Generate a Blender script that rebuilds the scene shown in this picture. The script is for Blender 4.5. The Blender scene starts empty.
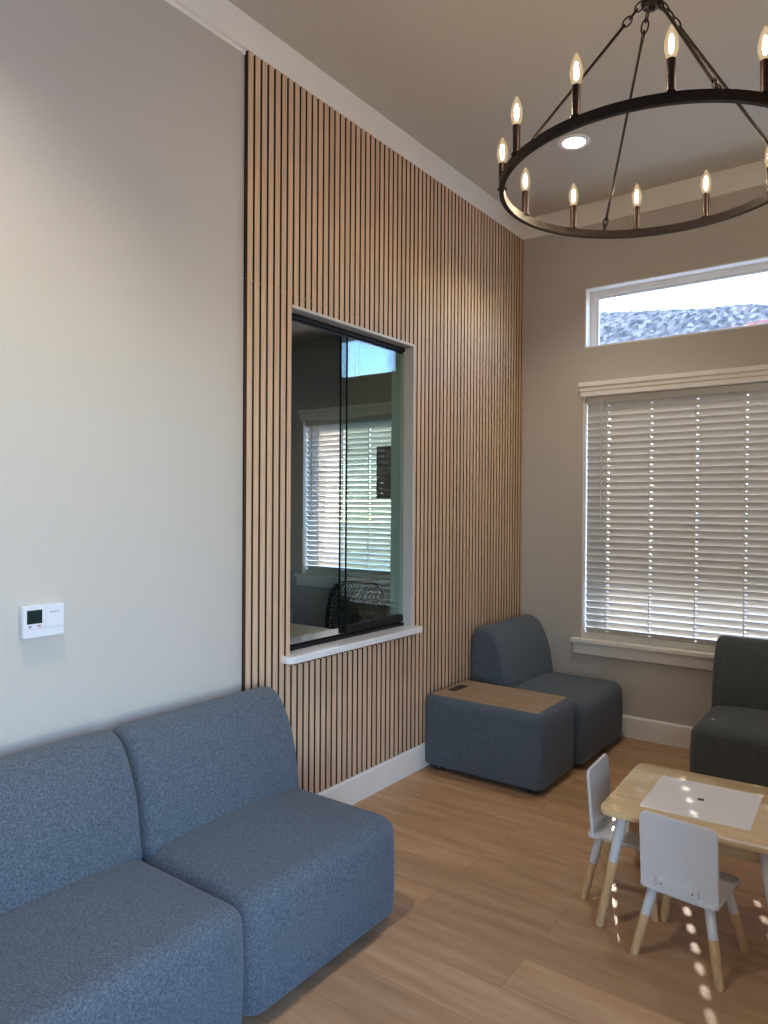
import bpy, bmesh, math, random
from mathutils import Vector, Matrix
random.seed(7)
D = bpy.data
SC = bpy.context.scene
COL = SC.collection
PI = math.pi

# ------------------------------------------------------------------ materials
def mat(name):
    m = D.materials.new(name); m.use_nodes = True
    nt = m.node_tree; nt.nodes.clear()
    out = nt.nodes.new('ShaderNodeOutputMaterial')
    return m, nt, out

def principled(nt, out, col=(.5,.5,.5), rough=.5, metal=0., spec=.5):
    b = nt.nodes.new('ShaderNodeBsdfPrincipled')
    b.inputs['Base Color'].default_value = (*col, 1)
    b.inputs['Roughness'].default_value = rough
    b.inputs['Metallic'].default_value = metal
    b.inputs['Specular IOR Level'].default_value = spec
    nt.links.new(b.outputs[0], out.inputs[0])
    return b

def coords(nt, scale=(1,1,1), kind='Object'):
    tc = nt.nodes.new('ShaderNodeTexCoord'); mp = nt.nodes.new('ShaderNodeMapping')
    mp.inputs['Scale'].default_value = scale
    nt.links.new(tc.outputs[kind], mp.inputs['Vector'])
    return mp.outputs[0]

def noise(nt, vec, scale, detail=3, rough=.5):
    n = nt.nodes.new('ShaderNodeTexNoise')
    n.inputs['Scale'].default_value = scale; n.inputs['Detail'].default_value = detail
    n.inputs['Roughness'].default_value = rough
    nt.links.new(vec, n.inputs['Vector'])
    return n.outputs[0]

def ramp(nt, fac, stops):
    r = nt.nodes.new('ShaderNodeValToRGB')
    e = r.color_ramp.elements
    while len(e) < len(stops): e.new(.5)
    for k, (p, c) in enumerate(stops):
        e[k].position = p; e[k].color = (*c, 1)
    nt.links.new(fac, r.inputs[0])
    return r.outputs[0]

def bump(nt, b, height, strength, dist=.01):
    n = nt.nodes.new('ShaderNodeBump')
    n.inputs['Strength'].default_value = strength; n.inputs['Distance'].default_value = dist
    nt.links.new(height, n.inputs['Height']); nt.links.new(n.outputs[0], b.inputs['Normal'])

def simple(name, col, rough=.5, metal=0., spec=.5, var=.06, nscale=30., bmp=0.):
    """plain finish with a faint procedural mottling"""
    m, nt, out = mat(name); b = principled(nt, out, col, rough, metal, spec)
    v = coords(nt); n = noise(nt, v, nscale)
    lo = tuple(max(0, c*(1-var)) for c in col); hi = tuple(min(1, c*(1+var)) for c in col)
    nt.links.new(ramp(nt, n, [(.3, lo), (.7, hi)]), b.inputs['Base Color'])
    if bmp: bump(nt, b, n, bmp, .002)
    return m

def wall_paint(name, col):
    m, nt, out = mat(name); b = principled(nt, out, col, .75, 0, .25)
    v = coords(nt); n = noise(nt, v, 140, 4, .6)
    nt.links.new(ramp(nt, n, [(.3, tuple(c*.97 for c in col)), (.7, tuple(c*1.02 for c in col))]), b.inputs['Base Color'])
    bump(nt, b, n, .25, .002)
    return m

def fabric(name, dark, mid, light):
    m, nt, out = mat(name); b = principled(nt, out, mid, .95, 0, .12)
    v = coords(nt)
    n = noise(nt, v, 170, 4, .8)
    nt.links.new(ramp(nt, n, [(.32, dark), (.5, mid), (.68, light)]), b.inputs['Base Color'])
    b.inputs['Sheen Weight'].default_value = .15
    n2 = noise(nt, v, 700, 2, .6)
    bump(nt, b, n2, .35, .002)
    return m

def wood(name, dark, light, grain=(1, 14, 14), scale=6., rough=.45, spec=.4):
    m, nt, out = mat(name); b = principled(nt, out, light, rough, 0, spec)
    v = coords(nt, grain)
    n = noise(nt, v, scale, 6, .65)
    nt.links.new(ramp(nt, n, [(.3, dark), (.5, tuple((a+c)/2 for a, c in zip(dark, light))), (.68, light)]), b.inputs['Base Color'])
    bump(nt, b, n, .06, .002)
    return m

def glass(name, tint=(1,1,1), gloss=.04):
    m, nt, out = mat(name)
    t = nt.nodes.new('ShaderNodeBsdfTransparent'); t.inputs[0].default_value = (*tint, 1)
    g = nt.nodes.new('ShaderNodeBsdfGlossy'); g.inputs['Roughness'].default_value = .0
    lw = nt.nodes.new('ShaderNodeLayerWeight'); lw.inputs[0].default_value = .5     # Schlick reflectance, the same from both sides
    pw = nt.nodes.new('ShaderNodeMath'); pw.operation = 'POWER'; pw.inputs[1].default_value = 5
    ma = nt.nodes.new('ShaderNodeMath'); ma.operation = 'MULTIPLY_ADD'; ma.inputs[1].default_value = 1-gloss; ma.inputs[2].default_value = gloss
    nt.links.new(lw.outputs['Facing'], pw.inputs[0]); nt.links.new(pw.outputs[0], ma.inputs[0])
    mx = nt.nodes.new('ShaderNodeMixShader')
    nt.links.new(ma.outputs[0], mx.inputs[0]); nt.links.new(t.outputs[0], mx.inputs[1]); nt.links.new(g.outputs[0], mx.inputs[2])
    nt.links.new(mx.outputs[0], out.inputs[0])
    return m

def lit_glass():
    """thin bulb glass, lit from within"""
    m, nt, out = mat('lit_bulb_glass')
    t = nt.nodes.new('ShaderNodeBsdfTransparent'); t.inputs[0].default_value = (1, .97, .92, 1)
    e = nt.nodes.new('ShaderNodeEmission'); e.inputs[0].default_value = (1, .72, .42, 1); e.inputs[1].default_value = 1.1
    mx = nt.nodes.new('ShaderNodeMixShader'); mx.inputs[0].default_value = .28
    nt.links.new(t.outputs[0], mx.inputs[1]); nt.links.new(e.outputs[0], mx.inputs[2]); nt.links.new(mx.outputs[0], out.inputs[0])
    return m

def emit(name, col, strength):
    m, nt, out = mat(name)
    e = nt.nodes.new('ShaderNodeEmission'); e.inputs[0].default_value = (*col, 1); e.inputs[1].default_value = strength
    nt.links.new(e.outputs[0], out.inputs[0])
    return m

def plank_floor():
    m, nt, out = mat('plank_floor'); b = principled(nt, out, (.3,.2,.12), .42, 0, .35)
    v = coords(nt)
    br = nt.nodes.new('ShaderNodeTexBrick')
    br.offset = .37; br.squash = 1
    br.inputs['Scale'].default_value = 1.0
    br.inputs['Brick Width'].default_value = 1.22; br.inputs['Row Height'].default_value = .18
    br.inputs['Mortar Size'].default_value = .0012; br.inputs['Mortar Smooth'].default_value = .1
    br.inputs['Bias'].default_value = 0
    br.inputs['Color1'].default_value = (0,0,0,1); br.inputs['Color2'].default_value = (1,1,1,1)
    br.inputs['Mortar'].default_value = (.5,.5,.5,1)
    nt.links.new(v, br.inputs['Vector'])
    # grain stretched along x, shifted plank by plank
    sep = nt.nodes.new('ShaderNodeSeparateXYZ'); nt.links.new(v, sep.inputs[0])
    mul = nt.nodes.new('ShaderNodeMath'); mul.operation = 'MULTIPLY'; mul.inputs[1].default_value = 37.
    nt.links.new(br.outputs['Color'], mul.inputs[0])
    cmb = nt.nodes.new('ShaderNodeCombineXYZ')
    nt.links.new(sep.outputs[0], cmb.inputs[0]); nt.links.new(sep.outputs[1], cmb.inputs[1]); nt.links.new(mul.outputs[0], cmb.inputs[2])
    mp = nt.nodes.new('ShaderNodeMapping'); mp.inputs['Scale'].default_value = (1.1, 11, 1)
    nt.links.new(cmb.outputs[0], mp.inputs['Vector'])
    n = noise(nt, mp.outputs[0], 1.9, 7, .62)
    c = ramp(nt, n, [(.25, (.320,.178,.088)), (.5, (.440,.265,.145)), (.75, (.530,.345,.208))])
    mx = nt.nodes.new('ShaderNodeMixRGB'); mx.blend_type = 'MULTIPLY'; mx.inputs[0].default_value = 1
    tone = ramp(nt, br.outputs['Color'], [(0, (.88,.88,.88)), (1, (1.1,1.09,1.07))])
    nt.links.new(c, mx.inputs[1]); nt.links.new(tone, mx.inputs[2])
    mx2 = nt.nodes.new('ShaderNodeMixRGB'); mx2.blend_type = 'MIX'
    mx2.inputs[2].default_value = (.12,.07,.04,1)
    sc = nt.nodes.new('ShaderNodeMath'); sc.operation = 'MULTIPLY'; sc.inputs[1].default_value = .55
    nt.links.new(br.outputs['Fac'], sc.inputs[0])
    nt.links.new(sc.outputs[0], mx2.inputs[0]); nt.links.new(mx.outputs[0], mx2.inputs[1])
    nt.links.new(mx2.outputs[0], b.inputs['Base Color'])
    bump(nt, b, n, .05, .003)
    return m

def roof_tile(name, a, bcol, c):
    m, nt, out = mat(name); b = principled(nt, out, a, .8, 0, .3)
    v = coords(nt, (7.5, 5.2, 5.2))
    vo = nt.nodes.new('ShaderNodeTexVoronoi'); vo.inputs['Scale'].default_value = 1.
    nt.links.new(v, vo.inputs['Vector'])
    nt.links.new(ramp(nt, vo.outputs['Color'], [(.2, a), (.5, bcol), (.8, c)]), b.inputs['Base Color'])
    return m

def slat_wood():
    m, nt, out = mat('oak_slat'); b = principled(nt, out, (.5,.33,.23), .6, 0, .25)
    v = coords(nt, (25, 25, 1.3))
    n = noise(nt, v, 4, 5, .6)
    c = ramp(nt, n, [(.3, (.530,.355,.230)), (.5, (.625,.435,.290)), (.7, (.700,.510,.350))])
    tc = nt.nodes.new('ShaderNodeTexCoord'); sep = nt.nodes.new('ShaderNodeSeparateXYZ')
    nt.links.new(tc.outputs['Object'], sep.inputs[0])
    q = nt.nodes.new('ShaderNodeMath'); q.operation = 'SNAP'; q.inputs[1].default_value = .04
    nt.links.new(sep.outputs[1], q.inputs[0])
    wn = nt.nodes.new('ShaderNodeTexWhiteNoise'); wn.noise_dimensions = '1D'
    nt.links.new(q.outputs[0], wn.inputs['W'])
    tone = ramp(nt, wn.outputs['Value'], [(0, (.9,.9,.9)), (1, (1.08,1.07,1.06))])
    mx = nt.nodes.new('ShaderNodeMixRGB'); mx.blend_type = 'MULTIPLY'; mx.inputs[0].default_value = 1
    nt.links.new(c, mx.inputs[1]); nt.links.new(tone, mx.inputs[2])
    nt.links.new(mx.outputs[0], b.inputs['Base Color'])
    return m

M = dict(
    wall=wall_paint('greige_wall_paint', (.53,.49,.44)),
    office_wall=wall_paint('office_wall_paint', (.56,.52,.43)),
    ceil=wall_paint('ceiling_paint', (.55,.51,.43)),
    white=simple('white_trim_paint', (.86,.83,.77), .45, 0, .4, .015, 8),
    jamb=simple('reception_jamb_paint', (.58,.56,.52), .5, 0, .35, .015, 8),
    vinyl=simple('white_vinyl', (.82,.82,.80), .4, 0, .4, .01, 8),
    blind=simple('white_blind_slat', (.62,.605,.565), .4, 0, .4, .015, 20),
    floor=plank_floor(),
    slat=slat_wood(),
    slatedge=simple('dark_fibreboard_edge', (.070,.040,.025), .9, 0, .1, .12, 60),
    felt=simple('black_felt', (.030,.017,.011), .95, 0, .1, .2, 200),
    fabric=fabric('blue_grey_upholstery', (.044,.055,.070), (.084,.103,.127), (.152,.180,.209)),
    fabric_shaded=fabric('shaded_upholstery', (.045,.053,.060), (.080,.092,.100), (.135,.152,.160)),  # darker copy of the upholstery, shade under the window mixed into its colour
    black=simple('black_plastic', (.012,.012,.013), .45, 0, .4, .1, 40),
    alu=simple('black_anodised_track', (.008,.008,.009), .5, .1, .3, .1, 40),
    oak=wood('oak_laminate', (.27,.18,.105), (.42,.30,.195), (1.2, 16, 16), 3.5, .4, .4),
    birch=wood('birch_veneer', (.60,.42,.22), (.74,.56,.33), (1.5, 16, 16), 4, .09, .5),
    legwood=wood('pale_leg_wood', (.50,.30,.135), (.72,.49,.26), (22, 22, 1.6), 4, .45, .35),
    kidwhite=simple('white_lacquer', (.63,.63,.64), .16, 0, .5, .01, 6),
    board=simple('white_board_insert', (.80,.77,.75), .2, 0, .5, .01, 6),
    screw=simple('zinc_screw', (.25,.25,.26), .35, .8, .5, .1, 60),
    quartz=simple('white_quartz', (.80,.79,.78), .12, 0, .5, .03, 60),
    desk=simple('cream_laminate', (.64,.54,.35), .4, 0, .4, .03, 20),
    bronze=simple('oil_rubbed_bronze', (.017,.009,.007), .42, .5, .5, .2, 60),
    sleeve=simple('bronze_candle_sleeve', (.032,.014,.010), .35, .4, .5, .15, 60),
    brass=simple('brass_base', (.5,.38,.2), .35, .9, .5, .1, 60),
    lcd=simple('lcd_glass', (.010,.028,.026), .25, 0, .5, .1, 60),
    lcdink=simple('lcd_digit', (.002,.004,.004), .6, 0, .2, .1, 60),
    ink=simple('grey_print', (.16,.17,.22), .7, 0, .2, .1, 60),
    tstat=simple('white_abs_plastic', (.68,.69,.73), .4, 0, .4, .01, 20),
    red=simple('red_rubber_button', (.55,.25,.25), .6, 0, .3, .1, 60),
    greyb=simple('grey_rubber_button', (.28,.30,.36), .6, 0, .3, .1, 60),
    screen=simple('dark_screen', (.008,.010,.011), .35, 0, .25, .1, 20),
    mesh=simple('charcoal_mesh', (.03,.03,.03), .7, 0, .3, .1, 60),
    concrete=simple('pale_concrete', (.58,.55,.50), .9, 0, .2, .1, 2),
    stucco=simple('tan_stucco', (.50,.42,.33), .9, 0, .2, .06, 4),
    roofgrey=roof_tile('grey_clay_tile', (.060,.053,.050), (.145,.117,.103), (.265,.212,.178)),
    roofred=roof_tile('red_clay_tile', (.20,.08,.06), (.26,.11,.08), (.32,.15,.11)),
    glass=glass('window_glass', (.84,.83,.83)),
    skydim=glass('sky_dimming_glass', (.030,.078,.112)),  # near-black tint added to dim the bright sky behind the office transom
    slide=glass('green_tinted_glass', (.88,.945,.925)),
    bulbglass=lit_glass(),
    filament=emit('glowing_filament', (1,.80,.57), 500),
    led=emit('led_lens', (1,.93,.82), 22),
)

# ------------------------------------------------------------------ mesh helpers
def link(name, bm, m, parent=None, loc=(0,0,0), smooth=False, rot=None):
    me = D.meshes.new(name); bmesh.ops.recalc_face_normals(bm, faces=bm.faces[:])
    bm.to_mesh(me); bm.free()
    if smooth:
        for p in me.polygons: p.use_smooth = True
        if smooth != 'all':
            try: me.set_sharp_from_angle(angle=math.radians(smooth if smooth is not True else 40))
            except Exception: pass
    me.materials.append(M[m] if isinstance(m, str) else m)
    o = D.objects.new(name, me); COL.objects.link(o)
    o.location = loc
    if rot: o.rotation_euler = rot
    if parent: o.parent = parent
    return o

def thing(name, label, cat, loc=(0,0,0), rz=0, group=None):
    o = D.objects.new(name, None); o.empty_display_size = .1; COL.objects.link(o)
    o.location = loc; o.rotation_euler = (0,0,rz)
    return tag(o, label, cat, group)

def tag(o, label, cat, group=None, kind=None):
    o['label'] = label; o['category'] = cat
    if group: o['group'] = group
    if kind: o['kind'] = kind
    return o

def struct(o):
    o['kind'] = 'structure'; return o

def box(bm, x0, x1, y0, y1, z0, z1, bev=0, seg=2):
    x0, x1 = min(x0,x1), max(x0,x1); y0, y1 = min(y0,y1), max(y0,y1); z0, z1 = min(z0,z1), max(z0,z1)
    r = bmesh.ops.create_cube(bm, size=1)
    for v in r['verts']:
        v.co = Vector((x0 + (v.co.x+.5)*(x1-x0), y0 + (v.co.y+.5)*(y1-y0), z0 + (v.co.z+.5)*(z1-z0)))
    if bev:
        es = list({e for v in r['verts'] for e in v.link_edges})
        bmesh.ops.bevel(bm, geom=es, offset=bev, segments=seg, affect='EDGES', profile=.5)
    return bm

def B(*a, **k): return box(bmesh.new(), *a, **k)

def rrect(a, b, r, n=6):
    """rounded rectangle outline, half sizes a, b"""
    r = min(r, a-1e-4, b-1e-4); pts = []
    for cx, cy, a0 in ((a-r, b-r, 0), (-a+r, b-r, PI/2), (-a+r, -b+r, PI), (a-r, -b+r, 1.5*PI)):
        for k in range(n+1):
            t = a0 + PI/2*k/n
            pts.append((cx + r*math.cos(t), cy + r*math.sin(t)))
    return pts

def loft(bm, rings, cap=True, closed=True):
    """rings: lists of points with equal length"""
    vr = [[bm.verts.new(p) for p in r] for r in rings]
    n = len(vr[0])
    for a, b in zip(vr, vr[1:]):
        for k in range(n if closed else n-1):
            bm.faces.new((a[k], a[(k+1) % n], b[(k+1) % n], b[k]))
    if cap:
        bm.faces.new(vr[0][::-1]); bm.faces.new(vr[-1])
    return bm

def slab(bm, a, b, r, z0, z1, ed=.004, cx=0, cy=0, n=6):
    """rounded-corner board with eased edges"""
    rings = []
    for z, i in ((z0, ed), (z0+ed*.3, ed*.3), (z0+ed, 0), (z1-ed, 0), (z1-ed*.3, ed*.3), (z1, ed)):
        rings.append([(cx+x, cy+y, z) for x, y in rrect(a-i, b-i, max(r-i, .001), n)])
    return loft(bm, rings)

def tube(bm, pts, rad, n=8, cap=True, closed=False):
    pts = [Vector(p) for p in pts]; m = len(pts)
    rads = rad if isinstance(rad, (list, tuple)) else [rad]*m
    up = None; rings = []
    for i, p in enumerate(pts):
        if closed: d = pts[(i+1) % m] - pts[i-1]
        else: d = pts[min(i+1, m-1)] - pts[max(i-1, 0)]
        d.normalize()
        if up is None:
            up = d.orthogonal().normalized()
        else:
            up = (up - d*up.dot(d)).normalized()
        w = d.cross(up)
        rings.append([bm.verts.new(p + (up*math.cos(2*PI*k/n) + w*math.sin(2*PI*k/n))*rads[i]) for k in range(n)])
    pairs = list(zip(rings, rings[1:])) + ([(rings[-1], rings[0])] if closed else [])
    for a, b in pairs:
        for k in range(n): bm.faces.new((a[k], a[(k+1) % n], b[(k+1) % n], b[k]))
    if cap and not closed:
        bm.faces.new(rings[0][::-1]); bm.faces.new(rings[-1])
    return bm

def lathe(bm, prof, n=24, c=(0,0,0)):
    """prof: (r, z) list, revolved about z"""
    rings = [[(c[0]+max(r,1e-4)*math.cos(2*PI*k/n), c[1]+max(r,1e-4)*math.sin(2*PI*k/n), c[2]+z) for k in range(n)] for r, z in prof]
    return loft(bm, rings)

def prism_x(bm, prof, x0, x1, ed=0., es=4):
    """profile (y, z) swept along x; ends rolled over with radius ed"""
    cy = sum(p[0] for p in prof)/len(prof); cz = sum(p[1] for p in prof)/len(prof)
    def inset(d):
        if d <= 0: return prof
        n = len(prof); out = []
        area = sum(prof[i][0]*prof[(i+1)%n][1]-prof[(i+1)%n][0]*prof[i][1] for i in range(n))
        s = 1 if area > 0 else -1
        for i in range(n):
            a, b, c = Vector(prof[i-1]), Vector(prof[i]), Vector(prof[(i+1)%n])
            t = (c-a).normalized(); nrm = Vector((-t.y, t.x))*s
            out.append(tuple(b + nrm*d))
        return out
    st = []
    if ed:
        for k in range(es+1):
            t = PI/2*k/es
            st.append((x0 + ed*(1-math.sin(t)), ed*(1-math.cos(t)) if False else ed*(1-math.cos(PI/2-t)) ))
        st = [(x0 + ed*(1-math.cos(PI/2*k/es)), ed*(1-math.sin(PI/2*k/es))) for k in range(es+1)]
        st2 = [(x1 - (x-x0), d) for x, d in st[::-1]]
        st = st + st2
    else:
        st = [(x0, 0), (x1, 0)]
    rings = [[(x, y, z) for y, z in inset(d)] for x, d in st]
    if ed:                                  # flat inner rings so the end panels shade flat
        def shrink(r, f):
            gy = sum(p[1] for p in r)/len(r); gz = sum(p[2] for p in r)/len(r)
            return [(p[0], gy+(p[1]-gy)*f, gz+(p[2]-gz)*f) for p in r]
        rings = [shrink(rings[0], .5), shrink(rings[0], .9)] + rings + [shrink(rings[-1], .9), shrink(rings[-1], .5)]
    return loft(bm, rings)

def wall_boxes(bm, axis, span, zs, t0, t1, holes):
    """a wall slab along axis ('x' or 'y') with rectangular holes (a0,a1,z0,z1)"""
    holes = [h for h in holes if h[2] < zs[1] and h[3] > zs[0]]
    av = sorted({span[0], span[1], *[h[0] for h in holes], *[h[1] for h in holes]})
    zv = sorted({zs[0], zs[1], *[h[2] for h in holes], *[h[3] for h in holes]})
    for a0, a1 in zip(av, av[1:]):
        run = []
        for z0, z1 in zip(zv, zv[1:]):
            am, zm = (a0+a1)/2, (z0+z1)/2
            solid = not any(h[0] < am < h[1] and h[2] < zm < h[3] for h in holes)
            if solid:
                if run and abs(run[-1][1]-z0) < 1e-6: run[-1][1] = z1
                else: run.append([z0, z1])
        for z0, z1 in run:
            if axis == 'x': box(bm, a0, a1, t0, t1, z0, z1)
            else: box(bm, t0, t1, a0, a1, z0, z1)
    return bm

# ------------------------------------------------------------------ dimensions (metres): the corner of slat wall and window wall is the origin
H = 3.517
RX, RY = 3.134, -8.2            # right wall, rear wall
WX = -.022                     # painted face of the left wall
OX0 = -3.4                     # far wall of the office
OP = (-2.378, -1.381, .800, 2.385)    # pass-through opening (y0,y1,z0,z1)
WIN = (.440, 2.694, .600, 2.240)      # lobby window
TRA = (.447, 2.687, 2.560, 2.961)     # lobby transom
OWIN = (-2.115, -.405, .880, 2.240)   # office window
OTRA = (-1.617, -.405, 2.560, 2.880)  # office transom
WT, WD = .17, .27              # window wall thickness; depth at the furred-out lower windows

# ------------------------------------------------------------------ shell
o = struct(link('floor', B(OX0, RX, RY, 0, -.1, 0), 'floor'))
struct(link('ceiling', B(WX-.1, RX+.1, RY-.1, .1, H, H+.1), 'ceil'))
struct(link('ceiling_office', B(OX0, WX-.12, -4.2, 0, 2.935, 3.0), 'ceil'))
bm = wall_boxes(bmesh.new(), 'x', (OX0-.1, RX+.1), (0, H), 0, WT, [WIN, TRA, OWIN, OTRA])
wall_boxes(bm, 'x', (OX0-.1, RX+.1), (0, 2.42), WT, WD, [WIN, OWIN])
struct(link('wall_back', bm, 'wall'))
bm = wall_boxes(bmesh.new(), 'y', (RY, 0), (0, H), WX-.12, WX, [OP])
struct(link('wall_left', bm, 'wall'))
SF = (-6.10, -3.30, .10, 2.45)   # storefront glazing in the right wall
bm = wall_boxes(bmesh.new(), 'y', (RY, 0), (0, H), RX, RX+.15, [SF])
struct(link('wall_right', bm, 'wall'))
struct(link('wall_light_baffle', B(2.31, RX, -3.26, -3.14, 0, H), 'wall'))  # unseen wall, added to keep storefront light off the table and back wall
struct(link('wall_rear', B(WX-.12, RX+.15, RY-.12, RY, 0, H), 'wall'))
bm = B(OX0-.1, OX0, -4.2, 0, 0, 3.0); box(bm, OX0-.1, WX-.12, -4.3, -4.2, 0, 3.0)
struct(link('wall_office', bm, 'office_wall'))

# crown boards
struct(link('trim_1', B(WX, 0, RY, 0, H-.1415, H, bev=.001, seg=1), 'white'))
struct(link('trim_2', B(0, RX, -.02, 0, H-.1415, H, bev=.001, seg=1), 'white'))
struct(link('trim_3', B(RX-.02, RX, RY, -.02, H-.1415, H), 'white'))
struct(link('trim_4', B(0, RX-.02, RY, RY+.02, H-.1415, H), 'white'))
struct(link('trim_5', B(WX, WX+.008, RY, -2.632, H-.158, H-.1415, bev=.003, seg=2), 'white'))
# baseboards, eased top edge
def base(name, axis, a0, a1, face, depth):
    prof = [(0,0), (depth,0), (depth,.128), (depth*.7,.137), (depth*.45,.1396), (0,.1396)]
    bm = bmesh.new(); rings = []
    for a in (a0, a1):
        rings.append([((face+d, a, z) if axis == 'y' else (a, face-d, z)) for d, z in prof])
    loft(bm, rings); return struct(link(name, bm, 'white'))
base('baseboard_left', 'y', RY, -.018, WX, .024)
base('baseboard_back', 'x', .002, RX, 0, .016)

# ------------------------------------------------------------------ wood slat cladding
Y0, PITCH, SW = -2.631, .04, .0285
def cladding(label, z0, z1, cut):
    t = thing('wood_slat_panel', label, 'wall panel', (0, -1.318, z0), 0, 'oak slat panels on the reception wall')
    by = -1.318
    bk = bmesh.new()
    wall_boxes(bk, 'y', (Y0-.001-by, -.001-by), (0, z1-z0), WX, -.0165, [(OP[0]+.012-by, OP[1]-by, OP[2]-z0-.03, OP[3]-z0)])
    link('felt_backing', bk, 'felt', t)
    sb = bmesh.new(); k = 0
    while True:
        a = Y0 + k*PITCH; b = min(a+SW, -.002); k += 1
        if a > -.006: break
        segs = [(a, b, z0, z1)]
        lo, hi = OP[2]-.03, OP[3]
        oa = OP[0]+.012                    # the left slats lap the liner
        if b > oa and a < OP[1]:
            segs = []
            if a < oa: segs.append((a, oa, z0, z1))
            if b > OP[1]: segs.append((OP[1], b, z0, z1))
            ia, ib = max(a, oa), min(b, OP[1])
            if z0 < lo: segs.append((ia, ib, z0, min(lo, z1)))
            if z1 > hi: segs.append((ia, ib, max(hi, z0), z1))
        for (p, q, u, v) in segs:
            if q-p > .003 and v-u > .003: box(sb, -.0165, 0, p-by, q-by, u-z0, v-z0)
    so_ = link('slats', sb, 'slat', t)
    so_.data.materials.append(M['slatedge'])       # veneer faces, dark fibreboard edges
    for p in so_.data.polygons: p.material_index = 1 if abs(p.normal.y) > .5 else 0
cladding('oak vertical slat panel around the reception window, from baseboard up to the seam', .1396, 2.433, True)
cladding('short oak vertical slat panel above the seam, under the white ceiling trim', 2.4343, H-.1415, True)

# ------------------------------------------------------------------ pass-through opening
struct_w = struct(thing('window_1', 'white lined reception window opening in the slat wall', 'window', (0, -1.88, .8)))
del struct_w['category']
def rel(bm, c):
    bmesh.ops.translate(bm, verts=bm.verts[:], vec=-Vector(c)); return bm
JC = (0, -1.88, .8)
bm = bmesh.new()
y0, y1, z0, z1 = OP
box(bm, -.150, -.0225, y0, y0+.014, z0+.02, z1, bev=.002, seg=1)
box(bm, -.150, .003, y1-.014, y1, z0+.02, z1, bev=.002, seg=1)
box(bm, -.150, .003, y0+.014, y1-.014, z1-.014, z1, bev=.002, seg=1)
link('jamb', rel(bm, JC), 'jamb', struct_w)
# quartz ledge with rounded front corners
bm = bmesh.new()
pr = .055
def ledge_outline(ins):
    a, b = -2.418+ins, -1.344-ins
    f = pr-ins; r = .03-ins*.5; pts = []
    for cx, cy, a0 in ((f-r, b-r, 0), ):
        pts += [(cx+r*math.cos(PI/2*(1-k/6)), cy+r*math.sin(PI/2*(1-k/6))) for k in range(7)]
    pts += [(f-r+r*math.cos(-PI/2*k/6), a+r+r*math.sin(-PI/2*k/6)) for k in range(7)]
    pts += [(.0005, a), (.0005, y0+.001), (-.28, y0+.001), (-.28, y1-.001), (.0005, y1-.001), (.0005, b)]
    return pts
loft(bm, [[(x, y, z) for x, y in ledge_outline(i)] for z, i in ((.792,.003), (.795,0), (.8205,0), (.8235,.003))])
tag(link('counter_ledge', rel(bm, (0, -1.88, .792)), 'quartz', None, (0, -1.88, .792)), 'white quartz ledge with rounded corners under the reception window', 'ledge')
# black track and sliding panes
t = thing('sliding_glass_window', 'black-tracked sliding glass window above the white reception ledge', 'sliding window', (-.075, -1.88, .8235))
C0 = (-.075, -1.88, .8235)
bm = B(-.096, -.058, y0+.014, y1-.014, 2.349, 2.371, bev=.0015, seg=1)
box(bm, -.080, -.072, y0+.014, y1-.014, 2.341, 2.349)
link('top_track', rel(bm, C0), 'alu', t)
bm = B(-.10, -.052, y0+.014, y1-.014, .8235, .838, bev=.0015, seg=1)
box(bm, -.080, -.072, y0+.014, y1-.014, .838, .846)
link('bottom_track', rel(bm, C0), 'alu', t)
def pane(x, ya, yb):
    p = link('glass_pane', rel(B(x-.004, x+.004, ya, yb, .846, 2.338), C0), 'slide', t)
    link('bottom_rail', rel(B(x-.008, x+.008, ya+.002, yb, .8465, .885, bev=.001, seg=1), C0), 'alu', p)
    link('edge_seal', rel(B(x-.0045, x+.0045, ya-.004, ya, .8465, 2.337), C0), 'alu', p)
pane(-.064, -1.895, y1-.016)
pane(-.088, -1.915, y1-.016)

# ------------------------------------------------------------------ exterior windows with blinds
def ext_window(n, hole, yfr, label, WT=WT, pane='glass'):
    """vinyl frame, glass and white liner set in a hole of the window wall"""
    x0, x1, z0, z1 = hole; c = ((x0+x1)/2, 0, z0)
    w = struct(thing('window_%d' % n, label, 'window', c)); del w['category']
    bm = bmesh.new(); l = .008
    box(bm, x0, x0+l, .001, WT, z0, z1); box(bm, x1-l, x1, .001, WT, z0, z1)
    box(bm, x0+l, x1-l, .001, WT, z0, z0+l); box(bm, x0+l, x1-l, .001, WT, z1-l, z1)
    link('window_liner', rel(bm, c), 'white', w)
    bm = bmesh.new()
    for (f, ya, yb) in ((.034, yfr, yfr+.05), (.052, yfr+.014, yfr+.04)):
        a0, a1, b0, b1 = x0+l, x1-l, z0+l, z1-l
        box(bm, a0, a0+f, ya, yb, b0, b1, bev=.002, seg=1); box(bm, a1-f, a1, ya, yb, b0, b1, bev=.002, seg=1)
        box(bm, a0+f, a1-f, ya, yb, b0, b0+f*.5, bev=.002, seg=1); box(bm, a0+f, a1-f, ya, yb, b1-f, b1, bev=.002, seg=1)
    link('window_frame', rel(bm, c), 'vinyl', w)
    link('window_glass', rel(B(x0+.05, x1-.05, yfr+.024, yfr+.030, z0+.025, z1-.05), c), pane, w)
    return w
ext_window(2, WIN, .210, 'white framed lobby window behind the closed blind', WD)
ext_window(3, TRA, .080, 'wide white framed transom window above the lobby blind')
ext_window(4, OWIN, .210, 'white framed office window seen through the reception glass', WD)
ext_window(5, OTRA, .080, 'office transom window showing blue sky through the reception glass', WT, 'skydim')

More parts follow.
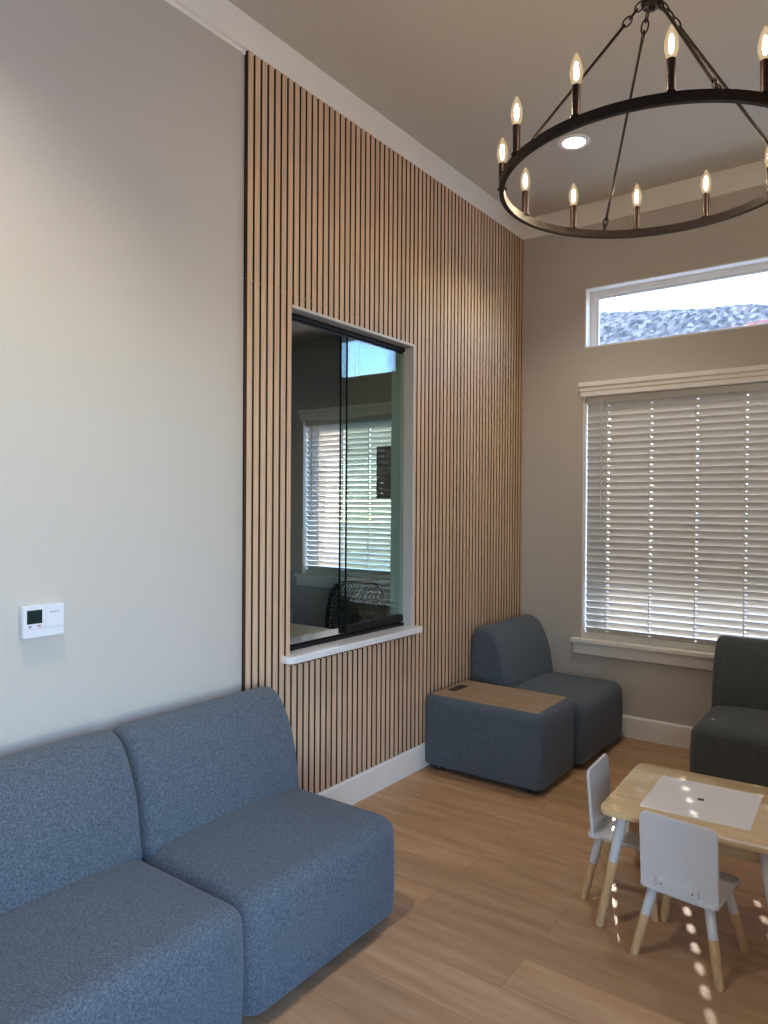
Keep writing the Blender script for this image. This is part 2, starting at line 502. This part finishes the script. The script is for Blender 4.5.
def head_and_sill(hole, n, label):
    x0, x1, z0, z1 = hole
    bm = bmesh.new()
    prof = [(0, 2.234), (.020, 2.234), (.020, 2.262), (.026, 2.268), (.026, 2.290), (.036, 2.298), (.036, 2.322), (.032, 2.325), (0, 2.325)]
    rings = []
    for x, k in ((x0-.003, 1), (x1+.003, 1)):
        rings.append([(x + (-1 if x < (x0+x1)/2 else 1)*d*.55, -d, z) for d, z in prof])
    loft(bm, rings); struct(link('trim_%d' % n, bm, 'white'))
    bm = B(x0-.066, x1+.066, -.040, .209, z0-.028, z0, bev=.005, seg=3)
    box(bm, x0-.050, x1+.050, -.018, 0, z0-.103, z0-.028, bev=.002, seg=1)
    struct(link('trim_%d' % (n+1), bm, 'white'))
head_and_sill((WIN[0], WIN[1], .6085, WIN[3]), 6, '')
head_and_sill((OWIN[0], OWIN[1], .8885, OWIN[3]), 8, '')

def blind(hole, cordx, label, tilt_deg, wand, open_low=0, pitch=.0443):
    x0, x1, z0, z1 = hole; xm = (x0+x1)/2
    yb = .046                                  # slat axis, behind the wall face
    t = thing('window_blind', label, 'blind', (xm, yb, z0))
    c = (xm, yb, z0)
    a0, a1 = x0+.014, x1-.014
    link('headrail', rel(B(a0, a1, yb-.028, yb+.028, z1-.052, z1-.010, bev=.002, seg=1), c), 'blind', t)
    bw = .050; th = math.radians(tilt_deg)
    hx = .008                                  # half length of a cord slot
    edges = [a0]
    for cx in cordx: edges += [cx-hx, cx+hx]
    edges.append(a1)
    bm = bmesh.new()
    zt, zb = z1-.052-.020, z0+.045+.015
    ns = round((zt-zb)/pitch); pitch = (zt-zb)/ns
    for k in range(ns+1):
        z = zt - k*pitch
        # the lowest slats hang a little more open than the rest
        low = max(0, min(1, (1.06-z)/.22)); low = low*low*(3-2*low)
        th = math.radians(tilt_deg - open_low*low)
        def strip(xa, xb, s0, s1):
            n = 4; ring = []
            for xx in (xa, xb):
                up, dn = [], []
                for k in range(n+1):
                    s = s0 + (s1-s0)*k/n          # -1 outer .. 1 inner
                    cam = .0040*(1-s*s)
                    for lst, off in ((up, cam+.0015), (dn, cam-.0015)):
                        lst.append((xx, -s*bw/2*math.cos(th) - off*math.sin(th)*-1, s*bw/2*math.sin(th) + off*math.cos(th)))
                ring.append([(p[0], yb+p[1], z+p[2]) for p in up + dn[::-1]])
            loft(bm, ring)
        for e in range(len(edges)-1):
            if e % 2 == 0: strip(edges[e], edges[e+1], -1, 1)
            else:                                  # slot around the lift cord
                strip(edges[e], edges[e+1], -1, -.13); strip(edges[e], edges[e+1], .13, 1)
    link('slats', rel(bm, c), 'blind', t, smooth=30)
    link('bottom_rail', rel(B(a0, a1, yb-.024, yb+.024, z0+.010, z0+.045, bev=.004, seg=2), c), 'blind', t)
    for cx in cordx:
        bm = bmesh.new()
        for xx, yy, r in ((cx-.006, yb-.0150, .0030), (cx-.006, yb+.0165, .0016)):
            tube(bm, [(xx, yy, z1-.05), (xx, yy, z0+.04)], r, 6)
        tube(bm, [(cx-.012, yb, z1-.05), (cx-.012, yb, z0+.04)], .0006, 5)
        link('ladder_cord', rel(bm, c), 'blind', t)
        link('rail_button', rel(lathe(bmesh.new(), [(.0,0),(.007,0),(.009,.004),(.009,.008),(0,.008)], 10, (cx, yb-.024, z0+.020)), c), 'blind', t)
    if wand:
        bm = tube(bmesh.new(), [(wand, yb-.034, z1-.03), (wand, yb-.034, z1-.06), (wand, yb-.036, 1.40)], .0042, 8)
        lathe(bm, [(.004,0),(.006,.004),(.006,.03),(.004,.035)], 8, (wand, yb-.036, 1.37))
        link('tilt_wand', rel(bm, c), 'blind', t)
    return t
blind(WIN, [.600, .878, 1.156, 1.434, 1.712, 1.990, 2.268, 2.546], 'white wooden slat blind closed over the lobby window at right', 74, .560, 13)
blind(OWIN, [-1.955, -1.677, -1.399, -1.121, -.843, -.565], 'white slat blind in the office, seen through the reception window', 52, -2.02)

# ------------------------------------------------------------------ storefront on the right wall (behind the camera's right shoulder)
w = struct(thing('window_6', 'storefront glazing of the right wall', 'window', (RX, -4.7, .1))); del w['category']
c = (RX, -4.7, .1); bm = bmesh.new()
ya, yb_, za, zb_ = SF
for yy in (ya, -5.19, -4.26, yb_-.05): box(bm, RX+.03, RX+.10, yy, yy+.05, za, zb_)
for zz in (za, zb_-.05): box(bm, RX+.03, RX+.10, ya, yb_, zz, zz+.05)
link('window_frame', rel(bm, c), 'alu', w)
link('window_glass', rel(B(RX+.06, RX+.066, ya+.02, yb_-.02, za+.02, zb_-.02), c), 'glass', w)

# ------------------------------------------------------------------ upholstered lounge modules
def seat_block(w, d, h, zb=.03):
    """soft block: w along x, from y=0 to y=-d"""
    bm = bmesh.new(); rings = []
    R, r0 = .060, .018
    lay = []
    for k in range(4): t = PI/2*k/3; lay.append((zb + r0*(1-math.cos(PI/2-PI/2+t)) if False else zb + r0*(1-math.cos(t)), r0*(1-math.sin(t))))
    for k in range(1, 4): lay.append((zb + r0 + (h-.012-R-zb-r0)*k/4, -.004*math.sin(PI*k/4)))
    for k in range(8): t = PI/2*k/7; lay.append((h-.012-R+R*math.sin(t), R*(1-math.cos(t))))
    for z, i in lay:
        rings.append([(x, -d/2+y, z) for x, y in rrect(w/2-i, d/2-i, max(.050-i*.45, .012), 6)])
    for s in (.8, .55, .25, .05):
        rings.append([(x*s, -d/2+y*s, h - .012*s**3) for x, y in rrect(w/2-R, d/2-R, .03, 6)])
    return loft(bm, rings)

BACK = [(.012,.310), (0.0,.340), (0,.50), (.002,.62), (.008,.685), (.026,.722), (.056,.742), (.092,.747), (.126,.737), (.150,.720), (.176,.690),
        (.204,.640), (.228,.580), (.246,.510), (.257,.440), (.264,.390), (.264, .330), (.240,.310)]
def dense(prof, n=2):
    return prof
def lounge(label, loc, rz, fab, w=.716, group=None):
    t = thing('lounge_chair', label, 'lounge chair', loc, rz, group)
    link('seat', seat_block(w, .737, .392), fab, t, smooth='all')
    prof = [(-d, z) for d, z in BACK]
    link('backrest', prism_x(bmesh.new(), prof, -w/2+.003, w/2-.003, .030, 5), fab, t, smooth='all')
    for sx in (-1, 1):
        for y in (-.09, -.63):
            link('foot', lathe(bmesh.new(), [(.022,0),(.024,.004),(.020,.034),(0,.034)], 12), 'black', t, (sx*(w/2-.09), y, 0))
    return t
# local back at y=0 (the wall side), seat towards -y; facing +x means rz = +90 deg
X0 = .018
lounge('blue-grey armless lounge seat against the painted wall, below the thermostat', (X0, -2.943-.727, 0), PI/2, 'fabric')
lounge('blue-grey armless lounge seat at the slat wall end of the front row', (X0, -2.943, 0), PI/2, 'fabric')
lounge('grey-blue armless lounge chair in the corner behind the wood-topped side table', (X0, -.425, 0), PI/2, 'fabric', .705)
lounge('dark grey armless lounge chair under the lobby window, beside the children\'s table', (1.318+.36, -.055, 0), 0, 'fabric_shaded', .72)

# side table: upholstered block with oak laminate inlay
t = thing('side_table', 'grey upholstered side table with wood top and black power outlet', 'side table', (.3625, -1.043, 0))
bm = bmesh.new(); W2, D2, ht = .360, .238, .422
rings = []
for z, i in ((.03,.015), (.034,.006), (.045,0), (ht-.045,0), (ht-.03,.002), (ht-.014,.009), (ht-.004,.020), (ht,.034)):
    rings.append([(x, y, z) for x, y in rrect(W2-i, D2-i, .045-i*.5, 6)])
loft(bm, rings)
link('body', bm, 'fabric', t, smooth='all')
bm = slab(bmesh.new(), W2-.036, D2-.036, .012, ht-.001, ht+.003, .001)
link('wood_top', bm, 'oak', t)
po = link('power_outlet', slab(bmesh.new(), .026, .074, .006, ht+.0025, ht+.006, .001, -.268, -.004), 'black', t)
for dy in (-.036, .034):
    link('socket', slab(bmesh.new(), .015, .022, .004, ht+.0055, ht+.0068, .0005, -.268, dy), 'screen', po)
for sx in (-1, 1):
    for sy in (-1, 1):
        link('foot', lathe(bmesh.new(), [(.022,0),(.024,.004),(.020,.034),(0,.034)], 12), 'black', t, (sx*(W2-.07), sy*(D2-.06), 0))

# ------------------------------------------------------------------ children's table and chairs
def leg(parent, top, foot, zt, split, r0, r1):
    """two-tone splayed leg: white lacquer above, bare wood below"""
    a, b = Vector((*top, zt)), Vector((*foot, 0.0))
    bm = bmesh.new(); m = a.lerp(b, split)
    rm = r0 + (r1-r0)*split
    up = tube(bmesh.new(), [a, m], [r0, rm], 16)
    # flat foot end
    lo = tube(bm, [m, b.lerp(m, .02), b + Vector((0,0,.0))], [rm*.995, r1, r1*.9], 16)
    for v in bm.verts:
        if v.co.z < .004: v.co.z = .0005
    lg = link('leg', lo, 'legwood', parent, smooth=50)
    s = link('white_sleeve', up, 'kidwhite', lg, smooth=50); s['label'] = 'white painted upper leg'
    return lg

TC = (1.630, -1.912); TRZ = math.radians(2.5); TH = .425
t = thing('childrens_table', 'low children\'s table with light wood top and white insert', 'table', (*TC, 0), TRZ)
link('tabletop', slab(bmesh.new(), .297, .285, .045, TH-.020, TH, .005, n=8), 'birch', t, smooth=30)
bm = slab(bmesh.new(), .178, .176, .006, TH-.0005, TH+.0016, .0008)
ins = link('white_insert', bm, 'board', t); ins['label'] = 'white lift-out board with finger hole'
link('finger_hole', slab(bmesh.new(), .013, .0115, .0112, TH+.0012, TH+.0021, .0003, -.006, .004), 'black', ins)
bm = bmesh.new()
for a in (-1, 1):
    box(bm, a*.205-.006, a*.205+.006, -.19, .19, TH-.095, TH-.0205); box(bm, -.199, .199, a*.184-.006, a*.184+.006, TH-.095, TH-.0205)
box(bm, -.199, .199, -.178, .178, TH-.095, TH-.088)
link('storage_bin', bm, 'birch', t)
for sx in (-1, 1):
    for sy in (-1, 1):
        leg(t, (sx*.222, sy*.228), (sx*.292, sy*.262), TH-.0205, .42, .0185, .0150)

def kids_chair(label, loc, rz):
    """seat centre above the origin, back at -y, child faces +y"""
    t = thing('childrens_chair', label, 'chair', (*loc, 0), rz, 'children\'s chairs at the table')
    sh = .247
    link('seat', slab(bmesh.new(), .126, .126, .022, sh-.016, sh, .004), 'kidwhite', t, smooth=30)
    bm = bmesh.new()                       # backrest: board with rounded top corners, slightly reclined
    hw, z0, z1, r = .124, sh-.002, sh+.238, .024
    out = [(-hw, z0), (hw, z0)] + [(hw-r+r*math.cos(PI/2*k/6), z1-r+r*math.sin(PI/2*k/6)) for k in range(7)] + \
          [(-hw+r-r*math.sin(PI/2*k/6), z1-r+r*math.cos(PI/2*k/6)) for k in range(7)]
    lean = math.tan(math.radians(5))
    cx, cz = 0, (z0+z1)/2
    rings = []
    for off, s in ((-.006, .985), (-.0045, 1), (.0045, 1), (.006, .985)):
        rings.append([((x-cx)*s, -.104 - lean*((z-cz)*s+cz-z0) + off, (z-cz)*s+cz if z > z0+.001 else z) for x, z in out])
    loft(bm, rings)
    bk = link('backrest', bm, 'kidwhite', t, smooth=30)
    br = link('back_bracket', B(-.066, .066, -.126, -.1105, sh-.0005, sh+.030, bev=.002, seg=2), 'kidwhite', bk)
    for sx in (-1, 1):
        s = lathe(bmesh.new(), [(.0001,0),(.0032,0),(.0038,.0008),(.0038,.002),(.0001,.002)], 10)
        for v in s.verts: v.co = Vector((sx*.050+v.co.x, -.1255-v.co.z, sh+.015+v.co.y))
        link('screw', s, 'screw', bk)
    for sy in (-1, 1):
        link('leg_block', B(-.105, .105, sy*.086-.016, sy*.086+.016, sh-.030, sh-.0155, bev=.003, seg=2), 'kidwhite', t)
    for sx in (-1, 1):
        for sy in (-1, 1):
            leg(t, (sx*.088, sy*.086), (sx*.136, sy*.131), sh-.0165, .42, .0165, .0140)
    return t
kids_chair('white children\'s chair with its back to us, at the near side of the low table', (1.647, -2.158), math.radians(-5.5))
kids_chair('white children\'s chair at the left end of the low table, turned sideways', (1.364, -1.905), math.radians(-87))

# ------------------------------------------------------------------ chandelier
CC = Vector((1.567, -2.407, 2.4994)); RR = .457; OFF = math.radians(2.07)
t = thing('chandelier', 'bronze wagon wheel ring chandelier with lit candle bulbs', 'chandelier', (CC.x, CC.y, CC.z))
bm = bmesh.new(); n = 96; rings = []
for k in range(n):
    a = 2*PI*k/n; ca, sa = math.cos(a), math.sin(a)
    rings.append([(r*ca, r*sa, z) for r, z in ((RR-.008,.001), (RR-.007,0), (RR+.007,0), (RR+.008,.001), (RR+.008,.027), (RR+.007,.028), (RR-.007,.028), (RR-.008,.027))])
vr = [[bm.verts.new(p) for p in r] for r in rings]
for i in range(n):
    a, b = vr[i], vr[(i+1) % n]
    for k in range(8): bm.faces.new((a[k], b[k], b[(k+1) % 8], a[(k+1) % 8]))
link('ring', bm, 'bronze', t, smooth=30)
HUBZ = 3.062 - CC.z
bm = lathe(bmesh.new(), [(0,-.030),(.008,-.028),(.012,-.018),(.030,-.012),(.034,0),(.030,.010),(.012,.016),(.010,.05),(0,.052)], 20, (0,0,HUBZ))
link('hub', bm, 'bronze', t, smooth=40)
def chain_link(bm, c, d, side, L=.040, Wd=.0105, r=.0027):
    d = d.normalized(); s = side.normalized(); pts = []
    for k in range(16):
        a = 2*PI*k/16
        pts.append(c + d*(math.cos(a)*L/2) + s*(math.sin(a)*Wd))
    tube(bm, pts, r, 6, closed=True)
top = H - CC.z
bm = lathe(bmesh.new(), [(0,-.032),(.02,-.030),(.055,-.014),(.064,-.004),(.064,0),(0,0)], 28, (0,0,top))
link('ceiling_canopy', bm, 'bronze', t, smooth=40)
bm = bmesh.new(); zz = HUBZ+.062; k = 0
while zz < top-.03:
    chain_link(bm, Vector((0,0,zz)), Vector((0,0,1)), Vector((1,0,0)) if k % 2 else Vector((0,1,0)), .034, .010, .0026); zz += .026; k += 1
link('suspension_chain', bm, 'bronze', t, smooth=60)
for q in (35, 125, 215, 305):
    a = math.radians(q) + OFF; e = Vector((math.cos(a), math.sin(a), 0)); side = Vector((-e.y, e.x, 0))
    p0 = e*.030 + Vector((0,0,HUBZ-.004)); p1 = e*(RR-.004) + Vector((0,0,.026))
    d = (p1-p0).normalized(); nrm = d.cross(side)
    bm = bmesh.new()
    tube(bm, [p0 + d*.088, p1 - d*.062], .0047, 8)
    link('hanging_rod', bm, 'bronze', t, smooth=50)
    bm = bmesh.new()
    for j, s in enumerate((.014, .044, .074)): chain_link(bm, p0 + d*s, d, side if j % 2 else nrm)
    link('upper_chain_links', bm, 'bronze', t, smooth=60); bm = bmesh.new()
    for j, s in enumerate((.010, .032, .050)): chain_link(bm, p1 - d*s, d, side if j % 2 else nrm, .030, .009)
    tube(bm, [p1 + Vector((0,0,.004)), p1 - Vector((0,0,.004))], .006, 8)
    link('lower_chain_links', bm, 'bronze', t, smooth=60)
def candle_meshes():
    s = lathe(bmesh.new(), [(0,0),(.0155,0),(.0155,.003),(.0105,.006),(.0105,.012),(.0118,.078),(.0118,.084),(0,.084)], 16)
    b = lathe(bmesh.new(), [(0,.0),(.0075,.001),(.0125,.008),(.0170,.024),(.0178,.034),(.0165,.048),(.0125,.064),(.0070,.077),(.0030,.085),(0,.088)], 16)
    f = lathe(bmesh.new(), [(0,0),(.0040,.004),(.0062,.018),(.0056,.034),(.003,.046),(0,.050)], 10)
    return s, b, f
first = None
for k in range(12):
    a = math.radians(20+30*k) + OFF; p = Vector((RR*math.cos(a), RR*math.sin(a), .0275))
    if first is None:
        s, b, f = candle_meshes()
        so = link('candle_sleeve', s, 'sleeve', t, p, 40)
        bo = link('bulb', b, 'bulbglass', so, (0,0,.0835), 'all'); bo['label'] = 'clear flame-shaped bulb, lit'
        fo = link('filament', f, 'filament', t, p + Vector((0,0,.0975)), 'all'); fo['label'] = 'glowing filament inside the bulb'
        first = (so, bo, fo)
    else:
        so = first[0].copy(); COL.objects.link(so); so.location = p
        bo = first[1].copy(); COL.objects.link(bo); bo.parent = so
        fo = first[2].copy(); COL.objects.link(fo); fo.location = p + Vector((0,0,.0975))

# recessed downlights: one in view, its twin along the same wall above the lounge seats
first = None
for (x, y, lab) in ((.700, -.857, 'round white recessed ceiling light, lit, above the chandelier ring'),
                    (.700, -3.957, 'round white recessed ceiling light over the two lounge seats')):
    t = thing('recessed_downlight', lab, 'ceiling light', (x, y, H), 0, 'recessed ceiling lights')
    if first is None:
        bm = bmesh.new(); n = 40
        prof = [(.060,-.001),(.062,-.006),(.080,-.006),(.088,-.003),(.089,0)]
        rings = [[(r*math.cos(2*PI*k/n), r*math.sin(2*PI*k/n), z) for k in range(n)] for r, z in prof]
        loft(bm, rings, cap=False)
        first = (link('trim_ring', bm, 'white', t, smooth=40),
                 link('lens', lathe(bmesh.new(), [(0,-.004),(.050,-.004),(.0605,-.002),(.0605,0),(0,0)], 40), 'led', t))
    else:
        for p in first:
            q = p.copy(); COL.objects.link(q); q.parent = t
    sp = D.lights.new('downlight_beam', 'SPOT'); sp.energy = 150 if y < -2 else 72; sp.spot_size = math.radians(108); sp.spot_blend = .9
    sp.color = (1,.92,.80); sp.shadow_soft_size = .055
    spo = D.objects.new('downlight_beam', sp); COL.objects.link(spo); spo.location = (x, y, H-.012)

# ------------------------------------------------------------------ thermostat
t = thing('thermostat', 'white wall thermostat with dark display on the painted wall', 'thermostat', (WX, -3.4985, 1.117))
link('housing', B(0, .026, -.0680, .0680, -.052, .052, bev=.004, seg=3), 'tstat', t, smooth=40)
link('cover', B(.0255, .0285, .0045, .0665, -.022, .0505, bev=.0012, seg=2), 'tstat', t)
link('face_plate', B(.0255, .0285, -.0665, .0025, -.022, .0505, bev=.0012, seg=2), 'tstat', t)
link('flap', B(.0255, .0278, -.0665, .0665, -.0505, -.0240, bev=.0012, seg=2), 'tstat', t)
ds = link('display', B(.028, .0293, -.0560, -.0065, -.0060, .0370, bev=.0005, seg=1), 'lcd', t)
link('button', slab(bmesh.new(), .0035, .005, .003, 0, .0018, .0005), 'greyb', t, (.0282, -.046, -.0145), rot=(0, PI/2, 0))
link('button', slab(bmesh.new(), .0035, .0055, .003, 0, .0018, .0005), 'red', t, (.0282, -.0165, -.0140), rot=(0, PI/2, 0))
def seg7(bm, ch, y, z, w, h):
    on = {'8': 'abcdefg', '0': 'abcdef', '7': 'abc', '2': 'abged'}[ch]; s = w*.2
    R = dict(a=(0,w,h-s,h), g=(0,w,h/2-s/2,h/2+s/2), d=(0,w,0,s), f=(0,s,h/2,h), b=(w-s,w,h/2,h), e=(0,s,0,h/2), c=(w-s,w,0,h/2))
    for k in on:
        a = R[k]; box(bm, .0291, .0297, y+a[0], y+a[1], z+a[2], z+a[3])
bm = bmesh.new(); seg7(bm, '8', -.043, .003, .010, .021); seg7(bm, '0', -.029, .003, .010, .021)
link('digits', bm, 'lcdink', ds)
cu = D.curves.new('logo_text', 'FONT'); cu.body = 'Braeburn'; cu.size = .0078; cu.align_x = 'CENTER'; cu.extrude = .0002
tmp = D.objects.new('logo_text', cu); COL.objects.link(tmp); bpy.context.view_layer.update()
me = D.meshes.new_from_object(tmp.evaluated_get(bpy.context.evaluated_depsgraph_get())); D.objects.remove(tmp)
me.materials.clear(); me.materials.append(M['ink'])
lo = D.objects.new('logo_text', me); COL.objects.link(lo)
lo.parent = t; lo.location = (.0287, .034, .0235); lo.rotation_euler = (PI/2, 0, PI/2)

# ------------------------------------------------------------------ office behind the glass
t = thing('office_desk', 'cream office desk just inside the reception window', 'desk', (-1.05, -2.3, 0))
link('desktop', slab(bmesh.new(), .72, .83, .02, .735, .765, .004), 'desk', t)
for sx in (-1, 1): link('side_panel', B(sx*.66-.012, sx*.66+.012, -.78, .78, 0, .735), 'desk', t)
t = thing('office_chair', 'black mesh-back office chair behind the reception glass', 'office chair', (-1.02, -.78, 0), math.radians(12))
bm = bmesh.new()
def back_pt(u, v):       # u -1..1 across, v 0..1 up
    return Vector((u*.245*(1-.12*v), .20 + .05*(1-u*u) + .07*v, .50 + .42*v))
loop = []
for k in range(32):
    a = 2*PI*k/32; cu_, su_ = math.cos(a), math.sin(a)
    u = math.copysign(abs(cu_)**.55, cu_); v = .5 + .5*math.copysign(abs(su_)**.55, su_); loop.append(back_pt(u, v))
link('back_frame', tube(bm, loop, .015, 8, closed=True), 'black', t, smooth=60)
bm = bmesh.new()
for j in range(-14, 15):
    pts = []
    for k in range(9):
        v = .03 + .94*k/8; u = j/9 + (v-.5)*.9
        if abs(u) < .95: pts.append(back_pt(u, v))
    if len(pts) > 1: tube(bm, pts, .0055, 5)
for k in range(14):
    v = .05+.9*k/13; tube(bm, [back_pt(u/4*.95, v) for u in range(-4, 5)], .003, 5)
link('mesh_back', bm, 'mesh', t)
bm = seat_block(.48, .46, .49, .42); bmesh.ops.translate(bm, verts=bm.verts[:], vec=(0,.23,0))
link('seat', bm, 'mesh', t, smooth='all')
link('back_support', tube(bmesh.new(), [(0,.10,.43), (0,.24,.44), (0,.29,.55), (0,.29,.72)], .018, 8), 'black', t)
link('gas_lift', lathe(bmesh.new(), [(.028,.08),(.028,.26),(.016,.26),(.016,.425)], 14), 'black', t)
bm = bmesh.new()
for k in range(5):
    a = 2*PI*k/5; tube(bm, [(.02*math.cos(a), .02*math.sin(a), .10), (.29*math.cos(a), .29*math.sin(a), .072)], [.022, .013], 8)
link('star_base', bm, 'black', t)
for k in range(5):
    a = 2*PI*k/5; bm = lathe(bmesh.new(), [(.0,-.012),(.026,-.012),(.03,-.006),(.03,.006),(.026,.012),(0,.012)], 14)
    bmesh.ops.rotate(bm, verts=bm.verts[:], cent=(0,0,0), matrix=Matrix.Rotation(PI/2, 3, 'X'))
    link('caster', bm, 'black', t, (.29*math.cos(a), .29*math.sin(a), .0305), rot=(0,0,a))
t = thing('wall_monitor', 'dark flat screen on an arm in front of the office blind', 'monitor', (-.78, -.35, 1.742))
link('screen', B(-.25, .25, -.012, .012, -.192, .192, bev=.003, seg=1), 'screen', t)
link('bezel', B(-.255, .255, -.004, .016, -.197, .197, bev=.004, seg=2), 'black', t)
link('wall_arm', tube(bmesh.new(), [(0,.016,0), (0,.05,0), (.30,.06,0), (.625,.02,0)], .014, 8), 'black', t)
link('wall_plate', B(.622, .637, -.05, .09, -.06, .06, bev=.003, seg=1), 'black', t)
t = thing('wall_outlet', 'white wall outlet with black plug below the office blind', 'outlet', (-2.262, -.001, .50))
link('cover_plate', B(-.035, .035, -.006, 0, -.057, .057, bev=.003, seg=2), 'vinyl', t)
link('plug', B(-.014, .014, -.03, -.0055, -.03, .0, bev=.004, seg=2), 'black', t)

# ------------------------------------------------------------------ outside
struct(link('ground', B(-40, 40, -40, 60, -.25, -.12), 'concrete'))
def hip_roof(label, name, xr0, xr1, yr, zr, fs, es_l, es_r, m, x0, x1, y0, y1, cat='house', tilew=.27, course=.40):
    t = thing('house', label, cat, ((x0+x1)/2, yr, -.12))
    c = Vector(((x0+x1)/2, yr, -.12))
    bm = bmesh.new(); nx = int((x1-x0)/.045); ny = int((y1-y0)/.06)
    grid = []
    for j in range(ny+1):
        y = y0 + (y1-y0)*j/ny; row = []
        for i in range(nx+1):
            x = x0 + (x1-x0)*i/nx
            drops = [abs(y-yr)*fs, (xr0-x)*es_l if x < xr0 else 0, (x-xr1)*es_r if x > xr1 else 0]
            k = drops.index(max(drops)); z = zr - drops[k]
            along = x if k == 0 else y; down = abs(y-yr)/math.cos(math.atan(fs)) if k == 0 else drops[k]/max(es_l, .2)
            z += .055*abs(math.cos(PI*along/tilew + PI*.5*(int(down/course) % 2)*0)) - .045*((down/course) % 1.0)*-1 - .045
            row.append(bm.verts.new(Vector((x, y, z)) - c))
        grid.append(row)
    for j in range(ny):
        for i in range(nx): bm.faces.new((grid[j][i], grid[j][i+1], grid[j+1][i+1], grid[j+1][i]))
    r = bmesh.ops.extrude_face_region(bm, geom=bm.faces[:])
    lo = [v for v in r['geom'] if isinstance(v, bmesh.types.BMVert)]
    for v in lo: v.co.z -= .12
    link('tile_roof', bm, m, t)
    zmin = min(zr - max(abs(y0-yr)*fs, 0), zr) - .2
    link('wall', rel(B(x0+.6, x1-.6, y0+.6, y1-.6, -.12, zr - max(abs(y0-yr)*fs, abs(x0-xr0)*es_l if x0 < xr0 else 0, abs(x1-xr1)*es_r if x1 > xr1 else 0) + .15), c), 'stucco', t)
    return t
hip_roof('grey tiled roof of the house outside, left of the transom view', 'house', -14, -8.2, 23.6, 9.30, .55, .3, .20, 'roofgrey', -17, -3.4, 21.3, 26)
hip_roof('grey tiled roof with level ridge, middle of the transom view', 'house', -4.1, -2.05, 18, 7.38, .70, .10, .26, 'roofgrey', -12.0, 3.5, 14.8, 21)
hip_roof('red tiled roof peeking in at the right end of the transom', 'house', .7, 5, 12.4, 5.63, .50, .27, .4, 'roofred', -1.9, 7, 9.9, 14.6)
# power lines crossing the sky beyond the office
for zz, lab in ((11.1, 'upper power line crossing the sky outside the office'), (10.45, 'lower power line crossing the sky outside the office')):
    pts = [(-40 + 4*k, 24 + .2*k, zz - .5 + .0025*(k*4-20)**2*.3) for k in range(14)]
    tag(link('power_line', tube(bmesh.new(), pts, .016, 6), 'black'), lab, 'power line', 'power lines outside')

# ------------------------------------------------------------------ light
SUNV = Vector((.359, -1, -.407)).normalized()       # direction the sunlight travels
su = D.lights.new('sun', 'SUN'); su.energy = 27; su.angle = math.radians(.53); su.color = (1, .90, .76)
so = D.objects.new('sun', su); COL.objects.link(so); so.rotation_euler = SUNV.to_track_quat('-Z', 'Y').to_euler(); so.location = (-4, 10, 8)
def portal(name, loc, direction, w, h):
    l = D.lights.new(name, 'AREA'); l.shape = 'RECTANGLE'; l.size = w; l.size_y = h
    l.cycles.is_portal = True
    p = D.objects.new(name, l); COL.objects.link(p); p.location = loc
    p.rotation_euler = Vector(direction).to_track_quat('-Z', 'Y').to_euler()
portal('storefront_portal', (RX+.14, (SF[0]+SF[1])/2, (SF[2]+SF[3])/2), (-1,0,0), SF[1]-SF[0], SF[3]-SF[2])
portal('transom_portal', ((TRA[0]+TRA[1])/2, WT, (TRA[2]+TRA[3])/2), (0,-1,0), TRA[1]-TRA[0], TRA[3]-TRA[2])
portal('office_transom_portal', ((OTRA[0]+OTRA[1])/2, WT, (OTRA[2]+OTRA[3])/2), (0,-1,0), OTRA[1]-OTRA[0], OTRA[3]-OTRA[2])
wd = D.worlds.new('sky'); SC.world = wd; wd.use_nodes = True
nt = wd.node_tree; nt.nodes.clear()
out = nt.nodes.new('ShaderNodeOutputWorld'); bg = nt.nodes.new('ShaderNodeBackground')
sk = nt.nodes.new('ShaderNodeTexSky'); sk.sky_type = 'NISHITA'; sk.sun_disc = False
sk.sun_elevation = math.asin(-SUNV.z); sk.sun_rotation = math.atan2(-SUNV.x, -SUNV.y)
sk.air_density = 1.0; sk.dust_density = 0; sk.ozone_density = 2.5
bg.inputs[1].default_value = 2.85
tn = nt.nodes.new('ShaderNodeMixRGB'); tn.blend_type = 'MULTIPLY'; tn.inputs[0].default_value = 1
tn.inputs[2].default_value = (.93, 1.02, 1.17, 1)
nt.links.new(sk.outputs[0], tn.inputs[1]); nt.links.new(tn.outputs[0], bg.inputs[0]); nt.links.new(bg.outputs[0], out.inputs[0])

# ------------------------------------------------------------------ camera
cam = D.cameras.new('camera'); co = D.objects.new('camera', cam); COL.objects.link(co)
cam.sensor_fit = 'VERTICAL'; cam.sensor_height = 24; cam.sensor_width = 18; cam.lens = 24*720.69/1024
cam.clip_start = .05; cam.clip_end = 300
yaw, pitch, roll = math.radians(36.27202), math.radians(-.47199), math.radians(.37669)
d = Vector((-math.sin(yaw)*math.cos(pitch), math.cos(yaw)*math.cos(pitch), math.sin(pitch)))
r = Vector((math.cos(yaw), math.sin(yaw), 0)); u = r.cross(d)
r2 = r*math.cos(roll) + u*math.sin(roll); u2 = -r*math.sin(roll) + u*math.cos(roll)
mw = Matrix((r2, u2, -d)).transposed().to_4x4(); mw.translation = Vector((2.23701, -4.71007, 1.49))
co.matrix_world = mw
SC.camera = co

SC.view_settings.view_transform = 'Standard'; SC.view_settings.look = 'None'
SC.view_settings.exposure = 0; SC.view_settings.gamma = 1; SC.view_settings.use_curve_mapping = False
SC.cycles.use_denoising = True
SC.cycles.max_bounces = 10; SC.cycles.diffuse_bounces = 6; SC.cycles.glossy_bounces = 4; SC.cycles.transparent_max_bounces = 24
SC.cycles.caustics_reflective = False; SC.cycles.caustics_refractive = False
SC.cycles.sample_clamp_indirect = 6
